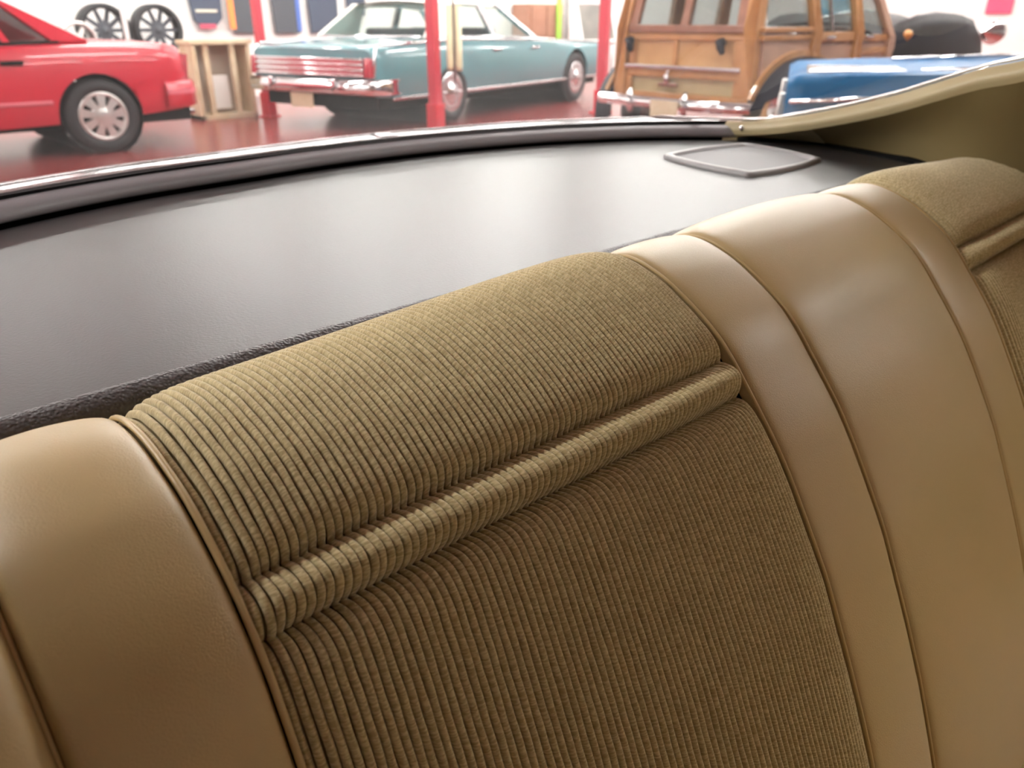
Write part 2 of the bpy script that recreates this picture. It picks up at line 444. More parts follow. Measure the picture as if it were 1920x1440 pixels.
s_fine = np.unique(np.r_[np.arange(-0.245, -0.03, 0.004), np.arange(-0.03, 0.075, 0.0016), np.arange(0.075, 0.62, 0.006)])
def insert(x0, x1, count, n_across):
    ub = np.linspace(x0, x1, 60)
    XX, SS = np.meshgrid(ub, s_fine, indexing='ij')
    P = loc(seat_point(XX, SS, cushion_offset(XX, SS, x0, x1) - 0.0040))
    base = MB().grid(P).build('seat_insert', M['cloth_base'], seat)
    pitch = (x1 - x0 - 0.004) / count
    r = pitch * 0.5
    th = np.linspace(-0.04 * math.pi, 1.04 * math.pi, n_across)
    for k in range(count):
        xc = x0 + 0.002 + (k + 0.5) * pitch
        wob = 0.00022 * np.sin(s_fine * 60 + rng.uniform(0, 6)) + 0.00015 * np.sin(s_fine * 210 + rng.uniform(0, 6))
        rows = []
        for t in th:
            X = xc - r * 0.90 * math.cos(t) + wob
            rows.append(seat_point(X, s_fine, cushion_offset(X * 0 + xc, s_fine, x0, x1) - 0.0030 + r * 1.45 * math.sin(t)))
        P = loc(np.array(rows))
        mb = MB(); mb.grid(P)
        o = mb.build('cloth_rib', M['cord'], base)
        uvl = o.data.uv_layers.new(name='uv')
        n, m = P.shape[:2]
        vi = np.empty(len(o.data.loops), dtype=np.int32); o.data.loops.foreach_get('vertex_index', vi)
        sv = np.tile(s_fine, n) + k * 1.37; tv = np.repeat(np.linspace(0, 1, n), m) + k * 3.1
        uvl.data.foreach_set('uv', np.stack([sv[vi], tv[vi]], 1).astype(np.float32).ravel())
    return base
insert(P0, P1, 80, 8)
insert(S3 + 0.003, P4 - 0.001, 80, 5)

# seat back shell and cushion below
MB().box(E0 - 0.1 - XC, E4 + 0.1 - XC, 0.215, 0.24, 0.05, CH - 0.38 - 0.30).build('seat_back_board', M['dark'], seat, smooth=False)
cu = crom([(0.14, 0.28), (0.06, 0.33), (-0.05, 0.345), (-0.25, 0.36), (-0.36, 0.34), (-0.39, 0.29), (-0.385, 0.20)], 30)
MB().grid([[(x - XC, y - 0.30, z - 0.30) for y, z in cu] for x in np.linspace(E0 - 0.1, E4 + 0.1, 12)]).build('seat_cushion', M['leather'], seat)

# ================================================================= package shelf
ZS = CH - 0.235
REAR = crom([(-.24, .78), (-.18, .88), (-.07, .985), (.05, 1.06), (.174, 1.12), (.28, 1.16), (.392, 1.187), (.547, 1.205), (.69, 1.222), (.86, 1.222), (1.027, 1.20),
             (1.196, 1.155), (1.37, 1.07), (1.506, .963), (1.592, .872), (1.605, .79), (1.56, .66), (1.52, .56), (1.505, .52)], 150)
shelf = empty('package_shelf', (XC, 0.9, ZS), 0, 'dark grey grained vinyl package shelf behind the seat', 'shelf')
def sl(P): return np.asarray(P, float) - np.array([XC, 0.9, ZS])
front_y = 0.544
rows = []
for x, y in REAR:
    ts = np.linspace(0, 1, 16)
    fy = front_y + 0.006
    rows.append([(x, fy + (y - fy) * t, ZS) for t in ts])
MB().grid(sl(rows), flip=True).build('shelf_panel', M['shelf'], shelf)
# rolled coarse-grained front edge
ep = crom([(.010, .0003), (.005, .0022), (-.002, .0012), (-.010, -.005), (-.014, -.018), (-.014, -.05)], 16)
MB().grid(sl([[(x, front_y + a, ZS + b) for a, b in ep] for x in np.linspace(-0.22, 1.56, 60)])).build('front_edge', M['shelf_edge'], shelf)
# speaker grille
def diamond(k, z, n=18):
    c = np.array([(1.222, .899), (1.463, .877), (1.399, .677), (1.168, .682)])
    cc = c.mean(0); pts = []
    for i in range(4):
        a, b = c[i], c[(i + 1) % 4]
        nrm = (a + b) / 2 - cc; nrm /= np.linalg.norm(nrm)
        for t in np.linspace(0, 1, n, endpoint=False):
            pts.append(a + (b - a) * t + nrm * 0.014 * 4 * t * (1 - t))
    pts = cc + (np.array(pts) - cc) * k
    return [(p[0], p[1], z) for p in pts]
spk = MB().grid(sl([diamond(1.0, ZS - .001), diamond(1.0, ZS + .006), diamond(.975, ZS + .0085), diamond(.92, ZS + .0085), diamond(.89, ZS + .005), diamond(.885, ZS + .001)]), close=True, flip=True)
spk = spk.build('speaker_frame', M['spk'], shelf)
g = MB(); dd = diamond(.9, ZS + .003)
g.add(sl(dd), [tuple(range(len(dd)))[::-1]])
g.build('speaker_grille', M['grille'], shelf, smooth=False)

# ================================================================= our car: pillar, pad, window
body = empty('car_body', (XC, 0.0, 0.0), 0, 'interior trim toned lit cream and shaded olive and roof pillar around the rear window', 'car')
def bl(P): return np.asarray(P, float) - np.array([XC, 0, 0])
def frame_at(curve):
    t = np.gradient(curve, axis=0); t /= np.linalg.norm(t, axis=1)[:, None]
    return np.stack([-t[:, 1], t[:, 0]], 1)     # outward (rearward) normal for a curve running left to right
NRM = frame_at(REAR)
def sweep(prof, i0, i1):
    """sweep (outward, height above shelf) profile along the shelf's rear edge"""
    return [[(REAR[i, 0] + NRM[i, 0] * a, REAR[i, 1] + NRM[i, 1] * a, ZS + b) for a, b in prof] for i in range(i0, i1)]
iend = int(np.argmin(np.hypot(REAR[:, 0] - 1.506, REAR[:, 1] - 0.963)))
MB().grid(bl(sweep([(-.002, .0), (.001, -.007), (.03, -.007), (.03, .012)], 0, iend + 4))).build('shadow_gap', M['dark'], body, smooth=False)
MB().grid(bl(sweep([tuple(p) for p in crom([(.028, .006), (.014, .005), (.0065, .0065), (.0055, .013), (.010, .0215), (.020, .027), (.031, .029), (.037, .026)], 18)], 0, iend + 3))).build('rear_pad', M['pad'], body)

window = structure(empty('window_1', (XC, 1.2, ZS), 0))
def wl(P): return np.asarray(P, float) - np.array([XC, 1.2, ZS])
# window outline: bottom along the shelf, then forward and up along the right pillar
SIDE = [(1.545, .985, -.196), (1.530, .895, -.187), (1.505, .778, -.164), (1.485, .672, -.137), (1.465, .585, -.111), (1.445, .515, -.086), (1.43, .452, -.064), (1.415, .392, -.049)]
bot = [(REAR[i, 0] + NRM[i, 0] * .073, REAR[i, 1] + NRM[i, 1] * .073, ZS + .0395) for i in range(0, iend - 3, 4)]
side = [(x, y, z + CH) for x, y, z in SIDE[1:]] + [(1.40, .33, CH - .025), (1.37, .25, CH + .035), (1.30, .17, CH + .14)]
edge = crom(bot + side, 160)
nb = int(np.argmin(np.linalg.norm(edge - np.array(bot[-1]), axis=1)))
MB().grid(wl(sweep([(.0330, .0345), (.0338, .0366), (.0360, .0374), (.0480, .0380), (.0600, .0386), (.0720, .0392), (.0730, .037)], 0, iend + 1))).build('chrome_strip', M['window_chrome'], window)
MB().tube(wl(edge), [0.0024 if i < nb else max(0.0028, 0.0055 - 0.0006 * (i - nb)) for i in range(len(edge))], 10).build('chrome_moulding', M['window_chrome'], window)
gk = MB().grid(wl(sweep([(.0295, .026), (.0305, .031), (.0320, .0355), (.0345, .0365), (.040, .034)], 0, iend + 2)))
gk.build('rubber_gasket', M['black'], window)
# chrome joint clip at the middle of the lower moulding
jx = int(np.argmin(np.abs(REAR[:, 0] - 0.83)))
MB().grid(wl(sweep([(.033, .036), (.036, .0385), (.052, .0405), (.068, .0415), (.074, .0395)], jx, jx + 3))).build('moulding_clip', M['window_chrome'], window)
# the curved pane: from the lower edge up to the roof header
left_side = crom([(-.135, .96, CH - .192), (-.16, .80, CH - .165), (-.15, .60, CH - .115), (-.11, .40, CH - .04), (-.06, .28, CH + .06), (.04, .18, CH + .17), (.16, .12, CH + .235)], 30)
right_side = crom([tuple(bot[-1])] + side + [(1.22, .12, CH + .235)], 30)
low = crom([(-.135, .96, CH - .192)] + bot[4:], 70)
head = crom([(.16, .12, CH + .235), (.69, .16, CH + .27), (1.22, .12, CH + .235)], 70)
rows = []
for i in range(70):
    u = i / 69
    row = []
    for j in range(30):
        v = j / 29
        p = (1 - v) * low[i] + v * head[i] + (1 - u) * left_side[j] + u * right_side[j] \
            - ((1 - u) * (1 - v) * low[0] + u * (1 - v) * low[-1] + (1 - u) * v * head[0] + u * v * head[-1])
        row.append(tuple(p))
    rows.append(row)
gl = MB().grid(wl(rows)).build('pane', M['glass'], window)
so = gl.modifiers.new('thickness', 'SOLIDIFY'); so.thickness = 0.004

# sail panel with its rounded rim in the painted lit tone along the window edge
rim_path = crom([(x, y, z + CH) for x, y, z in SIDE] + [(1.40, .33, CH - .025), (1.37, .25, CH + .035), (1.30, .17, CH + .14), (1.23, .12, CH + .23)], 60)
rp = REAR[iend:]
low_path = crom([(x, y, ZS + .001) for x, y in rp[::4]] + [(1.50, .45, ZS - .02), (1.55, .30, ZS - .04), (1.60, .15, ZS - .05), (1.62, .0, ZS - .05)], 60)
rows_r, rows_p = [], []
for i in range(60):
    a, b = rim_path[i], low_path[i]
    fr = 1.0
    d = b - a
    inw = np.array([-.72, -.50, 0.0]) if i < 10 else np.array([-.85, -.25, 0])
    inw = inw / np.linalg.norm(inw)
    k = 0.55 + 0.10 * min(1.0, i / 20)
    top = a + np.array([0, 0, -.004])
    r1 = top + inw * .010 * k + np.array([0, 0, -.003])
    r2 = top + inw * .022 * k + np.array([0, 0, -.012])
    r3 = top + inw * .024 * k + np.array([0, 0, -.030 * k])
    r4 = top + inw * .014 * k + np.array([0, 0, -.048 * k])
    rows_r.append([tuple(q) for q in crom([top, r1, r2, r3, r4], 12)])
    g0 = np.array(rows_r[-1][-1])
    mid = g0 * .5 + b * .5 + np.array([.02, .01, 0]) * k
    rows_p.append([tuple(q) for q in crom([g0, mid, b], 10)])
MB().grid(bl(rows_r)).build('pillar_moulding', M['lit_cream_trim'], body)
MB().grid(bl([[tuple(np.array(q) + np.array([-.003, -.003, 0])) for q in r] for r in rows_p[:14]])).build('lit_corner', M['lit_cream_trim'], body)  # lit end of the sail panel, overlaid in the brighter tone
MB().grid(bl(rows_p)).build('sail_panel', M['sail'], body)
MB().tube(bl([(p[0] - .008, p[1] - .004, p[2] + .001) for p in low_path[2:42]]), 0.006, 8).build('shadow_gap', M['dark'], body)
scp = np.array(rows_r[3][6])
sc = MB().lathe([(0.0, -.0045), (.0035, -.004), (.0055, -.001), (.0055, .004)], tuple(bl([scp])[0]), 12, 'y').build('screw', M['chrome'], body)

# roof, left quarter, doors, tub and tail of our own car (they shade the cabin)
rf = []
for y, z in [(.13, .268), (-.1, .29), (-.4, .31), (-.8, .30), (-1.05, .26)]:
    rf.append([(x, y, CH + z - .06 * abs((x - .69) / .60) ** 3.0) for x in np.linspace(.09, 1.29, 15)])
rf = np.array(rf)
MB().grid(bl(rf), flip=False).build('headliner', M['headliner'], body)
MB().grid(bl(rf + np.array([0, 0, .03]))).build('roof_skin', M['gold_paint'], body)
MB().slab(bl([(-.30, .30, CH - .30), (-.28, 1.0, CH - .26), (-.17, .80, CH - .165), (-.12, .40, CH - .04), (.03, .17, CH + .17), (.05, .05, CH + .20)]), .02).build('sail_panel', M['sail'], body, smooth=False)
MB().box(-1.08, -1.04, -1.6, .55, .18, CH - .30).build('door_trim', M['sail'], body, smooth=False)
MB().box(1.04, 1.08, -1.6, .55, .18, CH - .30).build('door_trim', M['sail'], body, smooth=False)
MB().box(-1.04, 1.04, -1.6, .62, .17, .20).build('cabin_floor', M['dark'], body, smooth=False)
MB().grid(bl([[(x, y, z - .10 * ((x - XC) / .95) ** 4) for y, z in ((1.34, CH - .225), (1.6, CH - .30), (2.1, CH - .40), (2.6, CH - .50), (2.66, CH - .62), (2.66, .35))] for x in np.linspace(XC - .95, XC + .95, 15)])).build('boot_lid', M['gold_paint'], body)
MB().slab(bl([(XC - .56, -1.05, CH + .17), (XC - .5, -1.05, CH + .17), (XC - .78, -1.7, CH - .22), (XC - .84, -1.7, CH - .22)]), .05).build('windscreen_pillar', M['gold_paint'], body, smooth=False)
MB().slab(bl([(XC + .56, -1.05, CH + .17), (XC + .5, -1.05, CH + .17), (XC + .78, -1.7, CH - .22), (XC + .84, -1.7, CH - .22)]), .05).build('windscreen_pillar', M['gold_paint'], body, smooth=False)
fs = empty('front_seat', (XC, -.62, .2), 0, 'tan front bench seat ahead of the rear seat', 'seat')
fp = crom([(.20, .02), (.16, .30), (.10, .56), (.05, .62), (.0, .58), (.02, .30), (.04, .02)], 30)
MB().grid([[(x, y, z) for y, z in fp] for x in np.linspace(-.78, .78, 10)]).build('backrest', M['leather'], fs)
MB().box(-.78, .78, -.45, .10, .08, .24).build('cushion', M['leather'], fs, bevel=.03)

# ================================================================= vehicles
def wheel(parent, x, y, z, r, w, side, style):
    """side = +1 / -1: which way the wheel's face looks along local y"""
    t = empty('wheel', (x, y, z)); t.parent = parent
    s = side
    MB().lathe([(r * .62, s * w * .36), (r * .66, s * w * .50), (r * .86, s * w * .52), (r * .97, s * w * .38), (r, 0), (r * .97, -s * w * .4), (r * .8, -s * w * .5), (r * .6, -s * w * .45)], n=36).build('tyre', M['tyre'], t)
    if style == 'alloy':
        MB().lathe([(r * .66, s * w * .46), (r * .63, s * w * .52), (r * .55, s * w * .50), (r * .53, s * w * .30)], n=36).build('rim', M['alloy'], t)
        MB().lathe([(r * .60, s * w * .22), (0.0, s * w * .22)], n=36).build('brake_well', M['dark'], t, smooth=False)
        MB().lathe([(0.0, s * w * .56), (r * .10, s * w * .56), (r * .22, s * w * .53), (r * .32, s * w * .48), (r * .32, s * w * .24)], n=24).build('hub', M['alloy'], t)
        for k in range(9):
            a = 2 * math.pi * (k + .3) / 9
            c, q = math.cos(a), math.sin(a)
            def pt(rad, off, h): return (c * rad - q * off, s * w * h, q * rad + c * off)
            MB().add([pt(r * .22, -r * .075, .53), pt(r * .22, r * .075, .53), pt(r * .58, r * .125, .50), pt(r * .58, -r * .125, .50),
                      pt(r * .22, -r * .075, .26), pt(r * .22, r * .075, .26), pt(r * .58, r * .125, .26), pt(r * .58, -r * .125, .26)],
                     [(0, 1, 2, 3), (7, 6, 5, 4), (0, 4, 5, 1), (1, 5, 6, 2), (2, 6, 7, 3), (3, 7, 4, 0)]).build('spoke', M['alloy'], t, smooth=False)
    else:
        MB().lathe([(r * .66, s * w * .44), (r * .60, s * w * .52), (r * .45, s * w * .44), (r * .28, s * w * .48), (r * .2, s * w * .60), (0.0, s * w * .64)], n=28).build('hubcap', M['chrome_soft'], t)
    return t

def car_shell(parent, name, keys, m, arches, n=90, extra=0.0):
    """keys: x, half width, bottom z, shoulder z, deck z ; arches: (x, radius, axle z)"""
    K = np.array(sorted(keys), float)
    xs = np.linspace(K[0, 0], K[-1, 0], n)
    for ax, ar, az in arches:
        xs = np.r_[xs, ax + ar * np.cos(np.linspace(0, math.pi, 25))]
    xs = np.unique(np.round(xs, 4))
    c = crom(K, 400); o = np.argsort(c[:, 0]); c = c[o]
    vals = [np.interp(xs, c[:, 0], c[:, k]) for k in range(1, 5)]
    rows = []
    for i, x in enumerate(xs):
        w, zb, zs, zd = (v[i] for v in vals)
        h = zs - zb
        sec = [(w * .80, zb + .02), (w * .95, zb), (w * .985, zb + .12 * h), (w, zb + .35 * h), (w, zb + .55 * h), (w * .99, zb + .75 * h), (w * .97, zb + .90 * h),
               (w * .945, zs - .015), (w * .90, zs), (w * .75, zs * .6 + zd * .4), (w * .45, zs * .2 + zd * .8), (0.0, zd)]
        za = -1
        for ax, ar, az in arches:
            if abs(x - ax) < ar: za = max(za, az + math.sqrt(ar * ar - (x - ax) ** 2))
        half = [(x, y, max(z, za) if j < 7 else z) for j, (y, z) in enumerate(sec)]
        rows.append([(a, -b, cc) for a, b, cc in half] + half[-2::-1])
    mb = MB().grid(rows)
    k = len(rows[0]); mb.f.append(tuple(range(k))); mb.f.append(tuple((len(rows) - 1) * k + i for i in range(k))[::-1])
    o = mb.build(name, m, parent)
    return sharp(o, 40)

def greenhouse(parent, xb0, xt0, xt1, xb1, zb0, zb1, zr, wb, wr, cw, aw, posts, roof_m, pillar_m, glass_m, ct=None, divider_m=None):
    """cw: rear pillar width at belt, ct at roof; posts: list of (x at belt, x at roof, width)"""
    ct = cw if ct is None else ct
    def zb(x): return zb0 + (zb1 - zb0) * np.clip((x - xb0) / (xb1 - xb0), 0, 1)
    def S(x, t, s):                              # t = 0 at belt, 1 at roof
        return (x, s * (wb + (wr - wb) * t), zb(x) + (zr - zb(x)) * t)
    rows = []
    for x in np.linspace(xt0 - .02, xt1 + .02, 10):
        u = (x - xt0) / (xt1 - xt0)
        e = .035 * (1 - (2 * u - 1) ** 2)
        rows.append([(x, y, zr + e + .04 * (1 - (y / wr) ** 2) - (.02 if abs(y) > wr else 0)) for y in np.linspace(-wr - .02, wr + .02, 11)])
    top = np.array(rows)
    mb = MB().grid(top); mb.grid(top - np.array([0, 0, .035]), flip=True)
    sharp(mb.build('roof', roof_m, parent), 50)
    for s in (-1, 1):
        MB().slab([S(xb0, 0, s), S(xb0 + cw, 0, s), S(xt0 + ct, 1, s), S(xt0, 1, s)], .05).build('rear_pillar', pillar_m, parent, smooth=False)
        MB().slab([S(xb1 - aw, 0, s), S(xb1, 0, s), S(xt1, 1, s), S(xt1 - aw, 1, s)], .05).build('windscreen_pillar', divider_m or pillar_m, parent, smooth=False)
        b_prev, t_prev = xb0 + cw, xt0 + ct
        for xb, xt, w in list(posts) + [(xb1 - aw, xt1 - aw, None)]:
            MB().slab([S(b_prev, 0.02, s), S(xb, 0.02, s), S(xt, .97, s), S(t_prev, .97, s)], .01).build('side_window', glass_m, parent, smooth=False)
            if w:
                MB().slab([S(xb, 0, s), S(xb + w, 0, s), S(xt + w, 1, s), S(xt, 1, s)], .04).build('door_pillar', divider_m or pillar_m, parent, smooth=False)
                b_prev, t_prev = xb + w, xt + w
    for nm, xb, xt, z in (('rear_window', xb0 + .02, xt0 + .02, zb0), ('windscreen', xb1 - .02, xt1 - .02, zb1)):
        MB().slab([(xb, -wb * .93, z), (xb, wb * .93, z), (xt, wr * .93, zr), (xt, -wr * .93, zr)], .012).build(nm, glass_m, parent, smooth=False)

# ---------------------------------------------------------------- red coupe
rc = empty('coupe', (2.35, 9.08, 0), math.pi, 'bright red two-door coupe parked at the left beyond the rear window', 'car')
car_shell(rc, 'body', [(-.90, .74, .42, .82, .84), (-.84, .82, .36, .91, .925), (-.65, .88, .34, .95, .965), (0, .91, .30, .965, .985), (.8, .92, .28, .945, .96), (2.2, .91, .27, .90, .95),
                       (3.0, .90, .28, .86, .93), (3.6, .85, .30, .76, .82), (3.9, .72, .40, .66, .70)], M['red'], [(0, .375, .335), (2.75, .375, .335)])
MB().box(-.86, 3.6, -.80, .80, .24, .40).build('underbody', M['dark'], rc, smooth=False)
for ax in (0.0, 2.75):
    MB().lathe([(.37, -.86), (.37, .86)], (ax, 0, .335), 24).build('wheel_well', M['dark'], rc)
    for s in (-1, 1): wheel(rc, ax, s * .80, .335, .335, .22, s, 'alloy')
bp = [[(x, y, z) for z in (.36, .38, .48, .58, .61)] for x, y in [(-.30, .925), (-.62, .915), (-.86, .86), (-.98, .70), (-1.02, .35), (-1.03, 0), (-1.02, -.35), (-.98, -.70), (-.86, -.86), (-.62, -.915), (-.42, -.925)]]
bp = [[(x * (1.0 if 0 < j < 4 else .985), y * (1.0 if 0 < j < 4 else .97), z) for j, (x, y, z) in enumerate(r)] for r in bp[1:-1]]
MB().grid(bp).build('rear_bumper', M['red'], rc)
MB().grid([[(x * 1.005, y * 1.008, z) for z in (.49, .50, .525, .535)] for x, y in [(-.62, .915), (-.86, .86), (-.98, .70), (-1.02, .35), (-1.03, 0), (-1.02, -.35), (-.98, -.7)]]).build('bumper_moulding', M['red_trim'], rc)
for s in (-1, 1):
    MB().box(.40, 2.35, s * .918 - .008, s * .918 + .008, .465, .50).build('side_moulding', M['red_trim'], rc, bevel=.006)
    MB().slab([(-.86, s * .62, .62), (-.86, s * .80, .62), (-.90, s * .77, .85), (-.90, s * .62, .85)], .06).build('tail_lamp', M['tail'], rc, smooth=False)
    h = MB().box(.56, .74, s * .925 - .012, s * .925 + .012, .80, .835).build('door_handle', M['dark'], rc, bevel=.008)
for y in (.42, .55): MB().tube([(-.70, y, .30), (-1.0, y, .29)], .03, 10).build('exhaust_tip', M['chrome'], rc)
greenhouse(rc, -.02, .56, 1.55, 2.35, .97, .94, 1.30, .80, .60, .28, .10, [(.60, .72, .05)], M['red'], M['red'], M['dark_glass'], ct=.05)
for s in (-1, 1):
    MB().tube([(.22, s * .812, .975), (.7, s * .815, .965), (2.2, s * .81, .945)], .014, 6).build('belt_moulding', M['dark'], rc)
for y in (-.38, .38): MB().box(1.0, 1.14, y - .24, y + .24, .55, 1.12).build('seat_back', M['cloth_grey'], rc, bevel=.04)

# ---------------------------------------------------------------- turquoise sedan
ln = empty('sedan', (6.04, 8.81, 0), math.atan2(.254, .967), 'long turquoise vintage sedan with white roof between the red lift posts', 'car')
car_shell(ln, 'body', [(-1.36, .94, .42, .86, .87), (-1.30, .965, .38, .89, .91), (-.6, .98, .34, .92, .955), (.3, .985, .32, .93, .97), (1.4, .985, .32, .92, .96), (2.2, .98, .32, .90, .95),
                       (3.2, .97, .33, .86, .90), (4.0, .96, .36, .84, .86), (4.15, .93, .40, .82, .84)], M['teal'], [(0, .30, .34), (3.22, .40, .36)])
MB().box(-1.25, 4.0, -.88, .88, .24, .42).build('underbody', M['dark'], ln, smooth=False)
for ax in (0.0, 3.22):
    MB().lathe([(.38, -.93), (.38, .93)], (ax, 0, .36), 24).build('wheel_well', M['dark'], ln)
    for s in (-1, 1): wheel(ln, ax, s * .88, .355, .355, .20, s, 'hubcap')
# rear face: bright grille band, lamps, bumper, plate
MB().box(-1.40, -1.35, -.82, .82, .60, .76).build('rear_grille', M['chrome_soft'], ln, smooth=False)
for z in (.60, .655, .71, .765): MB().box(-1.425, -1.38, -.84, .84, z - .012, z + .012).build('grille_bar', M['chrome'], ln, bevel=.006)
for s in (-1, 1):
    MB().slab([(-1.39, s * .845, .58), (-1.39, s * .945, .58), (-1.37, s * .93, .78), (-1.37, s * .85, .78)], .07).build('tail_lamp', M['tail'], ln, bevel=.012)
    MB().tube([(-1.36, s * .95, .58), (-1.34, s * .95, .80), (-1.28, s * .93, .90)], .016, 8).build('fender_moulding', M['chrome'], ln)
    MB().tube([(-1.25, s * .93, .905), (.3, s * .945, .945), (2.2, s * .935, .915), (4.1, s * .90, .835)], .014, 6).build('fender_moulding', M['chrome'], ln)
    MB().box(-1.1, 4.0, s * .965 - .014, s * .965 + .014, .33, .37).build('sill_moulding', M['chrome_soft'], ln, bevel=.01)
    for x in (1.0, 1.95): MB().box(x - .10, x + .10, s * .99 - .014, s * .99 + .014, .80, .825).build('door_handle', M['chrome'], ln, bevel=.006)
bb = [(-1.05, -1.02), (-1.30, -1.03), (-1.46, -.92), (-1.50, -.5), (-1.51, 0), (-1.50, .5), (-1.46, .92), (-1.30, 1.03), (-1.05, 1.02)]
MB().grid([[(x + dx, y, z) for dx, z in ((.06, .40), (.0, .42), (-.015, .46), (-.01, .52), (.02, .555), (.07, .56))] for x, y in bb]).build('rear_bumper', M['chrome'], ln)
for y in (-.5, .5): MB().box(-1.545, -1.47, y - .03, y + .03, .42, .57).build('bumper_guard', M['chrome'], ln, bevel=.012)
MB().slab([(-1.47, .25, .25), (-1.47, -.10, .25), (-1.47, -.10, .40), (-1.47, .25, .40)], .012).build('licence_plate', M['plate'], ln, smooth=False)
greenhouse(ln, -.36, .14, 1.50, 2.14, .965, .94, 1.33, .86, .66, .74, .10, [(1.05, .99, .10)], M['vinyl_white'], M['vinyl_white'], M['auto_glass'], ct=.16, divider_m=M['chrome_soft'])
for s in (-1, 1): MB().tube([(-.35, s * .88, .975), (.4, s * .885, .965), (2.15, s * .88, .945)], .012, 6).build('belt_moulding', M['chrome'], ln)
MB().box(-.40, -.34, -.82, .82, .955, .985).build('window_moulding', M['chrome'], ln, bevel=.01)
for x, w in ((.35, .8), (1.25, .8)): MB().box(x, x + .16, -w * .88, w * .88, .5, 1.06).build('seat_back', M['cloth_grey'], ln, bevel=.04)

# ---------------------------------------------------------------- wood-sided wagon
wd = empty('station_wagon', (5.9, 4.22, 0), 0, 'antique wood-panelled station wagon with black fenders and chrome bumper', 'car')
W = .66
def rear_board(name, y0, y1, z0, z1, x0, x1, m, bev=.008):
    return MB().box(x0, x1, y0, y1, z0, z1).build(name, m, wd, smooth=False, bevel=bev)
# corner posts
for s in (-1, 1):
    MB().slab([(0.0, s * .60, .52), (0.0, s * .715, .52), (-.01, s * .70, 1.08), (.14, s * .63, 1.70), (.14, s * .54, 1.70), (-.01, s * .59, 1.08)], .10).build('corner_post', M['wood'], wd, smooth=False)
# tailgate
rear_board('tailgate_rail', -.60, .60, 1.055, 1.115, -.035, .03, M['wood_red'])
rear_board('tailgate_rail', -.60, .60, .995, 1.055, -.02, .03, M['wood'])
rear_board('tailgate_rail', -.60, .60, .765, .80, -.055, .03, M['chrome_soft'], .012)
rear_board('tailgate_rail', -.62, .62, .70, .765, -.03, .03, M['wood'])
rear_board('tailgate_rail', -.62, .62, .53, .575, -.03, .03, M['wood'])
for y in (-.54, .08, .54): rear_board('tailgate_stile', y - .04 if abs(y) > .1 else y - .022, y + .04 if abs(y) > .1 else y + .022, .80, .995, -.02, .03, M['wood'])
for y in (-.58, .58): rear_board('tailgate_stile', y - .05, y + .05, .575, .70, -.03, .03, M['wood'])
rear_board('tailgate_panel', -.50, .058, .80, .995, .0, .02, M['wood_panel'], .002)
rear_board('tailgate_panel', .102, .50, .80, .995, .0, .02, M['wood_panel'], .002)
rear_board('lower_panel', -.53, .53, .575, .70, .0, .02, M['khaki'], .002)
# upper tailgate frame and two panes (lean forward)
def up(y, z): return (-.01 + (z - 1.10) * .25, y, z)
for y0, y1 in ((.50, .60), (-.035, .035), (-.60, -.50)):
    MB().slab([up(y0, 1.11), up(y1, 1.11), up(y1 * .93, 1.60), up(y0 * .93, 1.60)], .045).build('window_stile', M['wood_red'], wd, smooth=False)
MB().slab([up(-.58, 1.54), up(.58, 1.54), up(.56, 1.62), up(-.56, 1.62)], .045).build('window_rail', M['wood_red'], wd, smooth=False)
for y0, y1 in ((.035, .50), (-.50, -.035)):
    MB().slab([up(y0, 1.115), up(y1, 1.115), up(y1 * .95, 1.55), up(y0 * .95, 1.55)], .008).build('rear_window', M['auto_glass'], wd, smooth=False)
for y in (-.39, .55):
    h = MB().tube([(-.03, y, .99), (-.07, y, .985), (-.075, y - .015, .95), (-.06, y - .03, .90)], [.035, .04, .034, .02], 10).build('latch', M['navy'], wd)
    MB().lathe([(0, -.012), (.02, -.01), (.022, .01)], (-.075, y, .995), 12, 'x').build('latch_cap', M['chrome'], wd)
MB().tube([(-.02, .12, .66), (-.05, .12, .67), (-.06, .12, .72), (-.05, .12, .75)], [.02, .03, .02, .012], 10).build('gate_handle', M['chrome'], wd)
MB().box(-.045, -.02, .02, .22, .625, .66).build('gate_badge', M['wood_red'], wd, bevel=.01)
# bumper
MB().grid([[(-.35 + .10 * (abs(y) / .85) ** 4 + dx, y, z) for dx, z in ((.03, .475), (.0, .485), (-.018, .52), (.0, .555), (.03, .565))] for y in np.linspace(-.85, .66, 24)]).build('rear_bumper', M['chrome'], wd)
for y in (.25, -.31): MB().tube([(-.36, y, .44), (-.385, y, .50), (-.385, y, .56), (-.36, y, .62)], [.022, .03, .03, .016], 10).build('bumper_guard', M['chrome'], wd)
MB().box(-.41, -.395, -.27, 0.0, .42, .55).build('licence_plate', M['plate'], wd, smooth=False)
for y in (-.5, .5): MB().box(-.34, .1, y - .03, y + .03, .48, .54).build('bumper_bracket', M['steel'], wd, smooth=False)
MB().box(.02, 2.4, -.58, .58, .45, .56).build('load_floor', M['wood_red'], wd, smooth=False)
